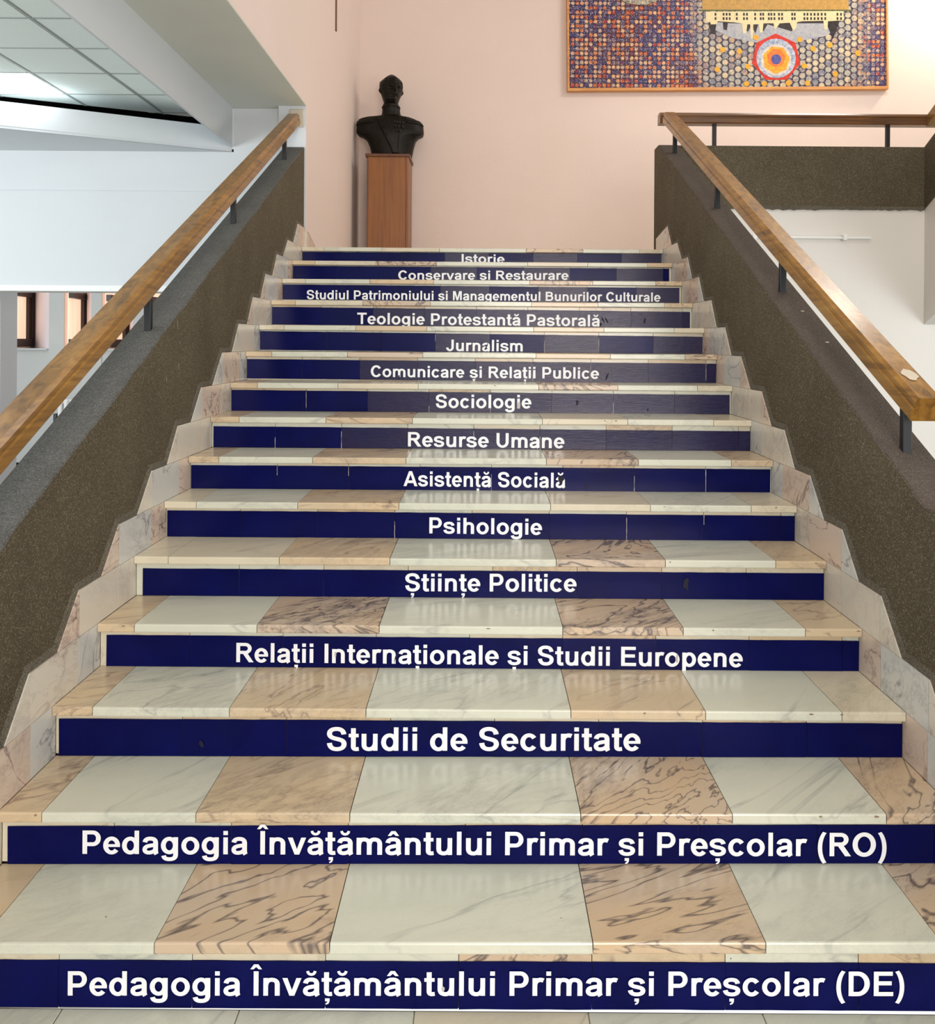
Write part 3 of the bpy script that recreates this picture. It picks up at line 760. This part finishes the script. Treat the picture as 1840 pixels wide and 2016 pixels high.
# scuffs and tears on some strips
def scuff(k, px, py, w_, h_, mat, seed, lean=0.0):
    st = [o for o in C.objects if o.name.startswith('riser_sticker') and STK[k][0].split(' (')[0].split()[0] in o['label']]
    y = nose(k)[0]+OV-.0035-.0042; c = at(px, py, y); r = random.Random(seed)
    bm = bmesh.new(); n = 12
    vs = []
    for i in range(n):
        a = 2*math.pi*i/n; q = r.uniform(.55, 1.15)
        vs.append(bm.verts.new((c.x+(math.cos(a)*w_*q+lean*math.sin(a)*h_)*y/FPX, y, c.z+math.sin(a)*h_*q*y/FPX)))
    bm.faces.new(vs)
    mk('scuff', bm, mat, stick[k])
stick = [o for o in C.objects if o.name.startswith('riser_sticker')]
stick.sort(key=lambda o: int(o.name.split('.')[1]) if '.' in o.name else 0)
for args in ((4, 1350, 1150, 6, 15, SCUFF, 1), (6, 1104, 944, 6, 10, SCUFF, 2), (6, 1154, 956, 3, 6, SCUFF, 3), (2, 397, 1464, 5, 9, SCUFF, 4, -.3), (8, 1136, 793, 3, 5, SCUFF, 5),
             (8, 1021, 797, 3, 9, SCUFFL, 6), (8, 1275, 807, 2, 4, SCUFF, 7), (9, 1195, 741, 2, 9, SCUFF, 8, .3), (11, 1187, 630, 2, 7, SCUFF, 9, -.4), (11, 1194, 631, 2, 7, SCUFF, 10, -.4), (11, 1182, 639, 3, 4, SCUFF, 11),
             (11, 1269, 631, 2, 7, SCUFF, 12), (10, 957, 683, 2, 8, SCUFF, 13, .3), (3, 1332, 1297, 3, 10, SCUFFL, 14), (3, 780, 1292, 2, 12, SCUFF, 15, .3), (0, 872, 1948, 4, 7, SCUFFL, 16), (3, 660, 1290, 2, 8, SCUFFL, 17), (9, 785, 742, 2, 5, SCUFF, 18)):
    scuff(*args)

def blob(name, pts3, mat, par):
    bm = bmesh.new(); f = bm.faces.new([bm.verts.new(p) for p in pts3]); mk(name, bm, mat, par)
rc = random.Random(21)
t = NT('chipped_edge'); t.col((140, 124, 98)).rs(0.8, 0.2); CHIPD = t.m
for k, px in ((4, 1320), (4, 1210), (3, 963), (3, 1222), (3, 1406), (3, 1692), (2, 1600), (2, 1272), (5, 1308), (5, 1528), (6, 1448), (1, 1620), (1, 1730), (8, 973), (7, 1190), (7, 1212), (3, 245), (2, 1660), (1, 75), (4, 1608)):
    y, z = nose(k); c = at(px, 900, y); n = 9; w_ = rc.uniform(.003, .008); h_ = rc.uniform(.002, .004)
    zc = z-.007+SAG.get(k, 0)*c.x
    blob('chip', [(c.x+math.cos(-2*math.pi*i/n)*w_*rc.uniform(.6, 1.2), y-.0006, zc-math.sin(-2*math.pi*i/n)*-h_*rc.uniform(.6, 1.1)) for i in range(n)], CHIPD, stair)
for s_, py_, px_, L_ in ((-1, 632, 349, .035), (-1, 672, 354, .012), (-1, 743, 328, .018), (-1, 715, 352, .03)):
    Yd = FPX*PIN/(CX-px_+ROLL*50); c = at(px_, py_, Yd)
    blob('paint_drip', [(-PIN+.0008, Yd, c.z), (-PIN+.0008, Yd+.004, c.z), (-PIN+.0008, Yd+.003, c.z-L_), (-PIN+.0008, Yd+.001, c.z-L_)], CHIP, pl)
for yy_ in (3.9, 3.62):
    zc = zn(yy_)+PH+.0025
    blob('paint_fleck', [(PIN+.10+math.cos(a_)*.009, yy_+math.sin(a_)*.006, zc+math.sin(a_)*.003) for a_ in [i*math.pi/4 for i in range(8)]], CHIP, pr)

# ================================================================ PEDESTAL AND BUST
ped = thing('pedestal', 'tall square brown veneered wooden pedestal standing in the landing corner', 'pedestal')
PX0, PX1, PY0, PY1, PZ = -1.175, -.755, 8.76, 9.20, ZL+1.205
boxo('front_panel', PX0+.012, PX1-.022, PY0, PY0+.02, ZL, PZ-.03, PED, ped)
boxo('side_panel', PX1-.022, PX1, PY0+.0, PY1, ZL, PZ-.03, PED, ped, .002)
boxo('side_panel', PX0, PX0+.012, PY0, PY1, ZL, PZ-.03, PEDE, ped)
boxo('back_panel', PX0+.012, PX1-.022, PY1-.02, PY1, ZL, PZ-.03, PED, ped)
boxo('edge_strip', PX1-.030, PX1-.0225, PY0-.001, PY0+.02, ZL, PZ-.03, PEDE, ped)
boxo('cap', PX0-.018, PX1+.014, PY0-.018, PY1+.014, PZ-.030, PZ, PEDE, ped, .004)

t = NT('dark_bronze'); tc = t.coord()
n = t.noise(tc, 9, 5, 0.6)
t.col(t.ramp(n, [(0.35, (14,13,9)), (0.6, (26,22,15)), (0.78, (44,33,22))])).rs(0.45, 0.4); t.b.inputs['Metallic'].default_value = 0.55
t.bump(t.noise(tc, 55, 4, 0.6), 0.35, 0.006); BRONZE = t.m

def interp(tab, z):
    if z <= tab[0][0]: return tab[0][1:]
    for a, b in zip(tab, tab[1:]):
        if z <= b[0]:
            f = (z-a[0])/(b[0]-a[0]); return tuple(a[i]+(b[i]-a[i])*f for i in range(1, len(a)))
    return tab[-1][1:]
# z, left, right, front, back, centre y
TB = [(0, .195, .215, .13, .09, 0), (.10, .215, .235, .15, .10, 0), (.17, .245, .255, .165, .11, 0), (.205, .285, .285, .168, .115, 0), (.225, .335, .330, .168, .118, 0), (.26, .362, .340, .165, .12, 0),
      (.33, .358, .333, .150, .125, 0), (.37, .350, .305, .135, .125, 0), (.40, .335, .250, .120, .12, 0), (.415, .280, .205, .112, .115, 0), (.428, .16, .15, .10, .11, 0), (.438, .102, .100, .092, .10, 0),
      (.47, .096, .092, .088, .09, -.005), (.530, .092, .086, .085, .088, -.012), (.545, .088, .080, .084, .088, -.015), (.56, .076, .070, .100, .088, -.02), (.585, .082, .076, .118, .092, -.025), (.63, .098, .092, .118, .110, -.02),
      (.69, .114, .108, .118, .130, -.015), (.74, .119, .112, .118, .138, -.01), (.78, .114, .106, .112, .135, -.005), (.82, .078, .076, .09, .105, 0), (.845, .046, .05, .06, .07, 0), (.862, .020, .024, .03, .04, 0), (.872, .004, .004, .005, .005, 0)]
YAW = math.radians(24)
def bust_pt(th, z):
    l, r, f, b, cy = interp(TB, z)
    c, s = math.cos(th), math.sin(th)      # th=0 -> +x, th=-90deg -> front (-y)
    rx = r if c > 0 else l; ry = b if s > 0 else f
    p = 2.6 if z < .42 else 2.15
    den = (abs(c/rx)**p + abs(s/ry)**p)**(1/p); R = 1/den
    if z > .53:                             # the head: turned a little, with a face
        a = (th + math.pi/2 - YAW + math.pi) % (2*math.pi) - math.pi     # 0 = straight ahead of the face
        g = lambda a0, z0, sa, sz: math.exp(-((a-a0)/sa)**2 - ((z-z0)/sz)**2)
        R += .034*g(0, .672, .13, .022) + .020*g(0, .70, .11, .028)          # nose
        R += .010*(g(.38, .728, .30, .012)+g(-.38, .728, .30, .012))          # brow
        R -= .018*(g(.36, .702, .17, .014)+g(-.36, .702, .17, .014))          # sockets
        R += .006*(g(.36, .700, .08, .007)+g(-.36, .700, .08, .007))
        R += .013*(g(.25, .640, .24, .010)+g(-.25, .640, .24, .010))          # moustache
        R -= .006*g(0, .624, .25, .006)
        R += .018*g(0, .590, .20, .028)                                        # goatee
        R += .020*(g(1.62, .685, .10, .028)+g(-1.62, .685, .10, .028))        # ears
        R += .008*(abs(a) > .9)*math.exp(-((z-.77)/.07)**2)                    # hair mass
        R += .007*math.exp(-((z-.80)/.03)**2)*math.cos(7*a)*.4
        if z > .79: R += .012*g(.1, .82, .5, .03)
    if .44 < z < .53: R += .004*math.exp(-((z-.525)/.006)**2) + .003*math.exp(-((z-.45)/.006)**2)
    if z < .42:                             # chest: epaulettes, lapel
        R += .005*math.exp(-((abs(c)-.93)/.06)**2)*math.exp(-((z-.36)/.05)**2)
    return Vector((R*c, R*s+cy, z))
bust = thing('bust', 'dark bronze bust of a uniformed man with moustache and sash, on the wooden pedestal', 'statue', None, (-.955, 8.98, PZ))
bm = bmesh.new(); NTH = 128; zs = []
z = 0
while z < .872:
    zs.append(z); z += .004 if z > .53 else .009
zs.append(.872); ringz = [[bm.verts.new(bust_pt(2*math.pi*i/NTH, z)) for i in range(NTH)] for z in zs]
for a, b in zip(ringz, ringz[1:]):
    for i in range(NTH): bm.faces.new((a[i], a[(i+1) % NTH], b[(i+1) % NTH], b[i]))
bm.faces.new(ringz[0][::-1]); bm.faces.new(ringz[-1])
for f in bm.faces: f.smooth = True
o = mk('body', bm, BRONZE, bust)
def patch(name, fn, nu, nv, mat=BRONZE, th_=.006):
    bm = bmesh.new(); g = [[None]*(nv+1) for _ in range(nu+1)]
    for i in range(nu+1):
        for j in range(nv+1):
            th, z = fn(i/nu, j/nv); p = bust_pt(th, z); n_ = Vector((math.cos(th), math.sin(th), 0)); g[i][j] = bm.verts.new(p+n_*th_)
    for i in range(nu):
        for j in range(nv): bm.faces.new((g[i][j], g[i+1][j], g[i+1][j+1], g[i][j+1])).smooth = True
    bmesh.ops.recalc_face_normals(bm, faces=bm.faces[:])
    g0 = bm.faces[:]; r = bmesh.ops.extrude_face_region(bm, geom=g0)
    for v in [e for e in r['geom'] if isinstance(e, bmesh.types.BMVert)]:
        d = Vector((v.co.x, v.co.y, 0)).normalized(); v.co += d*.004
    bmesh.ops.recalc_face_normals(bm, faces=bm.faces[:])
    return mk(name, bm, mat, bust)
R_ = math.radians
patch('sash', lambda u, v: (R_(-125+ (95-0)*u*.62 + 26*(v-.5)), .395-.375*u+.0*v), 24, 4)
patch('coat_edge', lambda u, v: (R_(-62+2.5*v), .40-.39*u), 16, 1, BRONZE, .003)
patch('collar_band', lambda u, v: (2*math.pi*u, .515+.016*v), 40, 1, BRONZE, .002)
for i, (a, z) in enumerate(((-72, .345), (-64, .342), (-56, .338), (-48, .335), (-70, .30), (-60, .297), (-50, .292), (-66, .25), (-57, .245), (-112, .285), (-104, .20))):
    p = bust_pt(R_(a), z); n_ = Vector((math.cos(R_(a)), math.sin(R_(a)), 0))
    bm = bmesh.new(); tube(bm, p-n_*.003, p+n_*.012, .012 if i < 9 else .020, 8); mk('medal', bm, BRONZE, bust)
for s in (-1, 1):
    patch('epaulette', lambda u, v, s=s: (R_(-90+s*(52+34*u)), .392-.05*v-.02*u), 8, 3, BRONZE, .004)

# ================================================================ PAINTING
t = NT('mosaic_paint'); tc = t.coord()
def cells(scale, hexoff):
    sx = t.n('ShaderNodeSeparateXYZ'); t.l(tc, sx.inputs[0])
    gx = t.math('MULTIPLY', sx.outputs[0], scale); fx = t.math('FLOOR', gx)
    gz = t.math('ADD', t.math('MULTIPLY', sx.outputs[2], scale), t.math('MULTIPLY', t.math('MODULO', fx, 2.0), hexoff)); fz = t.math('FLOOR', gz)
    dx = t.math('SUBTRACT', t.math('SUBTRACT', gx, fx), .5); dz = t.math('SUBTRACT', t.math('SUBTRACT', gz, fz), .5)
    d = t.math('SQRT', t.math('ADD', t.math('MULTIPLY', dx, dx), t.math('MULTIPLY', dz, dz)))
    cb = t.n('ShaderNodeCombineXYZ'); t.l(fx, cb.inputs[0]); t.l(fz, cb.inputs[2])
    wn = t.n('ShaderNodeTexWhiteNoise'); t.l(cb.outputs[0], wn.inputs['Vector'])
    return d, wn.outputs['Value'], cb.outputs[0]
sep = t.n('ShaderNodeSeparateXYZ'); t.l(tc, sep.inputs[0])
d1, w1, _ = cells(20.5, 0.0); d2, w2, _ = cells(14.5, 0.5)
big = t.noise(tc, 1.6, 3, .6); mid = t.noise(tc, 34, 3, .7)
pal1 = t.ramp(t.math('ADD', t.math('MULTIPLY', w1, .55), t.math('MULTIPLY', mid, .5)), [(0.12, (104,20,28)), (0.26, (168,48,36)), (0.38, (198,116,60)), (0.5, (212,178,140)), (0.62, (96,84,120)), (0.76, (44,48,100)), (0.92, (156,40,40))])
pal2 = t.ramp(t.math('ADD', t.math('MULTIPLY', w2, .5), t.math('MULTIPLY', mid, .5)), [(0.15, (186,174,146)), (0.32, (150,150,150)), (0.48, (206,184,146)), (0.62, (94,108,134)), (0.78, (190,150,112)), (0.9, (60,70,116))])
ln1 = t.ramp(d1, [(0.32, (0,0,0,1)), (0.46, (1,1,1,1))]); ln2 = t.ramp(d2, [(0.40, (0,0,0,1)), (0.48, (1,1,1,1))])
c1 = t.mix(ln1, pal1, t.mix(t.ramp(big, [(.4,(0,0,0,1)),(.6,(1,1,1,1))]), (72, 22, 34), (38, 34, 78))); c2 = t.mix(ln2, pal2, (44, 40, 60))
# the paler, larger discs sit in the right half around the target
mx = t.math('MULTIPLY', t.ramp(t.math('ADD', t.math('DIVIDE', sep.outputs[0], 5.0), t.math('MULTIPLY', big, .06)), [(0.475, (0,0,0,1)), (0.505, (1,1,1,1))]), t.ramp(t.math('ADD', t.math('DIVIDE', sep.outputs[0], 5.0), t.math('MULTIPLY', big, .06)), [(0.82, (1,1,1,1)), (0.87, (0,0,0,1))]))
c = t.mix(mx, c1, c2)
sw = t.ramp(t.noise(tc, 60, 3, .7), [(0.55, (0,0,0,1)), (0.62, (1,1,1,1))])
c = t.mix(t.math('MULTIPLY', sw, .45), c, (238, 222, 196))
c = t.mix(t.math('MULTIPLY', t.ramp(t.noise(tc, 2.2, 3), [(0.58, (0,0,0,1)), (0.72, (1,1,1,1))]), .25), c, (48, 50, 104))
t.col(c).rs(0.55, 0.3); t.bump(t.noise(tc, 70, 3), .3, .004); MOS = t.m
def flat(name, col, var=None):
    t = NT(name); tc = t.coord()
    t.col(t.mix(t.ramp(t.noise(tc, 38, 4, .7), [(0.35, (0,0,0,1)), (0.65, (1,1,1,1))]), col, var or tuple(max(0, x-34) for x in col))).rs(.55, .3); return t.m
A_RED, A_BLUE, A_YEL, A_ORG = flat('paint_red', (206,58,42)), flat('paint_blue_white', (196,200,206), (112,128,160)), flat('paint_yellow', (236,176,44), (226,132,40)), flat('paint_orange', (222,88,40), (232,130,50))
A_CEN, A_CRM, A_OCH, A_DRK, A_DISC, A_GRY = flat('paint_blue', (92,92,158)), flat('paint_cream', (222,204,160), (202,184,142)), flat('paint_ochre', (188,146,76), (160,124,66)), flat('paint_dark', (52,44,46)), flat('paint_disc_yellow', (226,170,48), (206,140,40)), flat('paint_blue_grey', (140,146,162), (176,172,168))
pa = thing('painting', 'large mosaic-like painting of coloured discs with a red ringed target, in a thin wooden frame', 'painting')
PYF = YB-.06
X0, X1, Z0 = .898, 4.335, 4.30
TILT = .045/3.44
pparts = []
def pq(px, py):
    v = at(px, py, PYF); return (v.x, v.z-(v.x-X0)*TILT)
bm = bmesh.new(); box(bm, X0+.02, X1-.02, PYF, YB-.002, Z0+.02, Z0+1.9)
pparts.append(mk('canvas', bm, MOS, pa))
FWW = .032
for nm, a, b, c_, d_ in (('frame_bar', X0, X1, Z0, Z0+FWW), ('frame_bar', X0, X1, Z0+1.9-FWW, Z0+1.9), ('frame_bar', X0, X0+FWW*.7, Z0+FWW, Z0+1.9-FWW), ('frame_bar', X1-FWW*.7, X1, Z0+FWW, Z0+1.9-FWW)):
    pparts.append(boxo(nm, a, b, PYF-.012, YB-.001, c_, d_, FRW, pa, .003))
lay = [0]
def shape(name, pts2, mat):
    lay[0] += 1; y = PYF-.0006-.00025*lay[0]
    bm = bmesh.new(); vs = [bm.verts.new((p[0], y, p[1])) for p in pts2]; f = bm.faces.new(vs); f.normal_update()
    if f.normal.y > 0: f.normal_flip()
    o = mk(name, bm, mat, pa); pparts.append(o); return o
def ngon(cx, cy, rx, ry, n, ph=90, wob=0):
    return [pq(cx+rx*math.cos(math.radians(ph+360*i/n)), cy-ry*math.sin(math.radians(ph+360*i/n))) for i in range(n)]
def rpx(x0, x1, y0, y1): return [pq(x0, y1), pq(x1, y1), pq(x1, y0), pq(x0, y0)]
shape('painted_band', rpx(1384, 1672, -40, 20), A_OCH)
shape('painted_edge_line', rpx(1378, 1680, 19, 22), flat('paint_olive', (104,108,66)))
shape('painted_haze', [pq(1402, 40), pq(1402, 56), pq(1440, 74), pq(1500, 86), pq(1560, 84), pq(1630, 70), pq(1655, 40)], A_GRY)
shape('painted_dark_skyline', [pq(1390, 36)]+[pq(x, y) for x, y in ((1396,44),(1400,66),(1408,68),(1412,44),(1424,44),(1425,58),(1432,60),(1434,46),(1462,46),(1464,60),(1474,62),(1480,50),(1488,66),(1494,48),(1504,62),(1512,48),(1540,56),(1560,62),(1566,46),(1622,46),(1630,52),(1640,76),(1648,60),(1655,36))], A_DRK)
cit = [(1391,23),(1391,44),(1400,44),(1400,48),(1412,48),(1414,42),(1446,44),(1462,46),(1464,66),(1470,66),(1472,48),(1478,48),(1479,76),(1483,76),(1484,48),(1495,48),(1497,64),(1502,64),(1504,46),(1524,46),(1526,58),(1532,52),(1536,46),(1556,45),(1562,60),(1568,56),(1570,44),(1580,42),(1622,41),(1624,58),(1630,58),(1631,42),(1662,40),(1662,22)]
shape('painted_city', [pq(x, y) for x, y in cit], A_CRM)
bm = bmesh.new(); yy = PYF-.0006-.00025*(lay[0]+1); lay[0] += 1
for x0 in (1408, 1424, 1430, 1436, 1450, 1464, 1470, 1486, 1497, 1502, 1513, 1518, 1524, 1533, 1539, 1559, 1564, 1583, 1589, 1596, 1603, 1610, 1617, 1624, 1648, 1655):
    for y0 in (25.5, 34):
        p = rpx(x0, x0+3.6, y0, y0+5.5); f = bm.faces.new([bm.verts.new((a, yy, b)) for a, b in p]); f.normal_update()
        if f.normal.y > 0: f.normal_flip()
o = mk('painted_windows', bm, A_DRK, pa); pparts.append(o)
shape('painted_ring', ngon(1528, 114, 49, 48, 7), A_RED)
shape('painted_ring', ngon(1528, 115, 39, 39, 20), A_BLUE)
shape('painted_ring', ngon(1528, 118, 30, 31, 20), flat('paint_pale', (214,206,196)))
shape('painted_ring', ngon(1528, 118, 27, 28, 7, 110), A_YEL)
shape('painted_ring', ngon(1528, 114, 19, 19, 7, 110), A_ORG)
shape('painted_ring', ngon(1528, 117, 10, 10, 16), A_CEN)
for (x, y) in ((1423, 98), (1456, 101), (1412, 137), (1472, 131), (1489, 74), (1575, 78), (1601, 96), (1634, 89), (1583, 130), (1644, 146), (1689, 105), (1589, 164), (1469, 165), (1504, 165), (1551, 164)):
    shape('painted_disc', ngon(x, y, 5.4, 5.4, 14), A_DISC)
shape('painted_scroll', ngon(1262, -2, 36, 12, 24), flat('paint_scroll', (206,196,172), (70,60,60)))
Mt = Matrix.Translation((X0, 0, Z0)) @ Matrix.Rotation(-TILT, 4, 'Y') @ Matrix.Translation((-X0, 0, -Z0))
for o in pparts: o.data.transform(Mt)
# wall lamp, just outside the frame at the upper right
wlp = thing('wall_lamp', 'warm globe lamp on the pink wall right of the painting', 'lamp', None, (5.15, 9.0, 5.55))
bm = bmesh.new(); bmesh.ops.create_uvsphere(bm, u_segments=24, v_segments=12, radius=.11); mk('globe', bm, GLOBE, wlp)
boxo('bracket', -.03, .03, .08, .305, -.03, .03, BLACK, wlp); boxo('base', -.07, .07, .28, .308, -.07, .07, BLACK, wlp)
l = bpy.data.lights.new('wall_lamp_light', 'POINT'); l.energy = 70; l.color = (1, .86, .68); l.shadow_soft_size = .12
o = bpy.data.objects.new('wall_lamp_light', l); C.objects.link(o); o.location = (5.15, 8.8, 5.55)
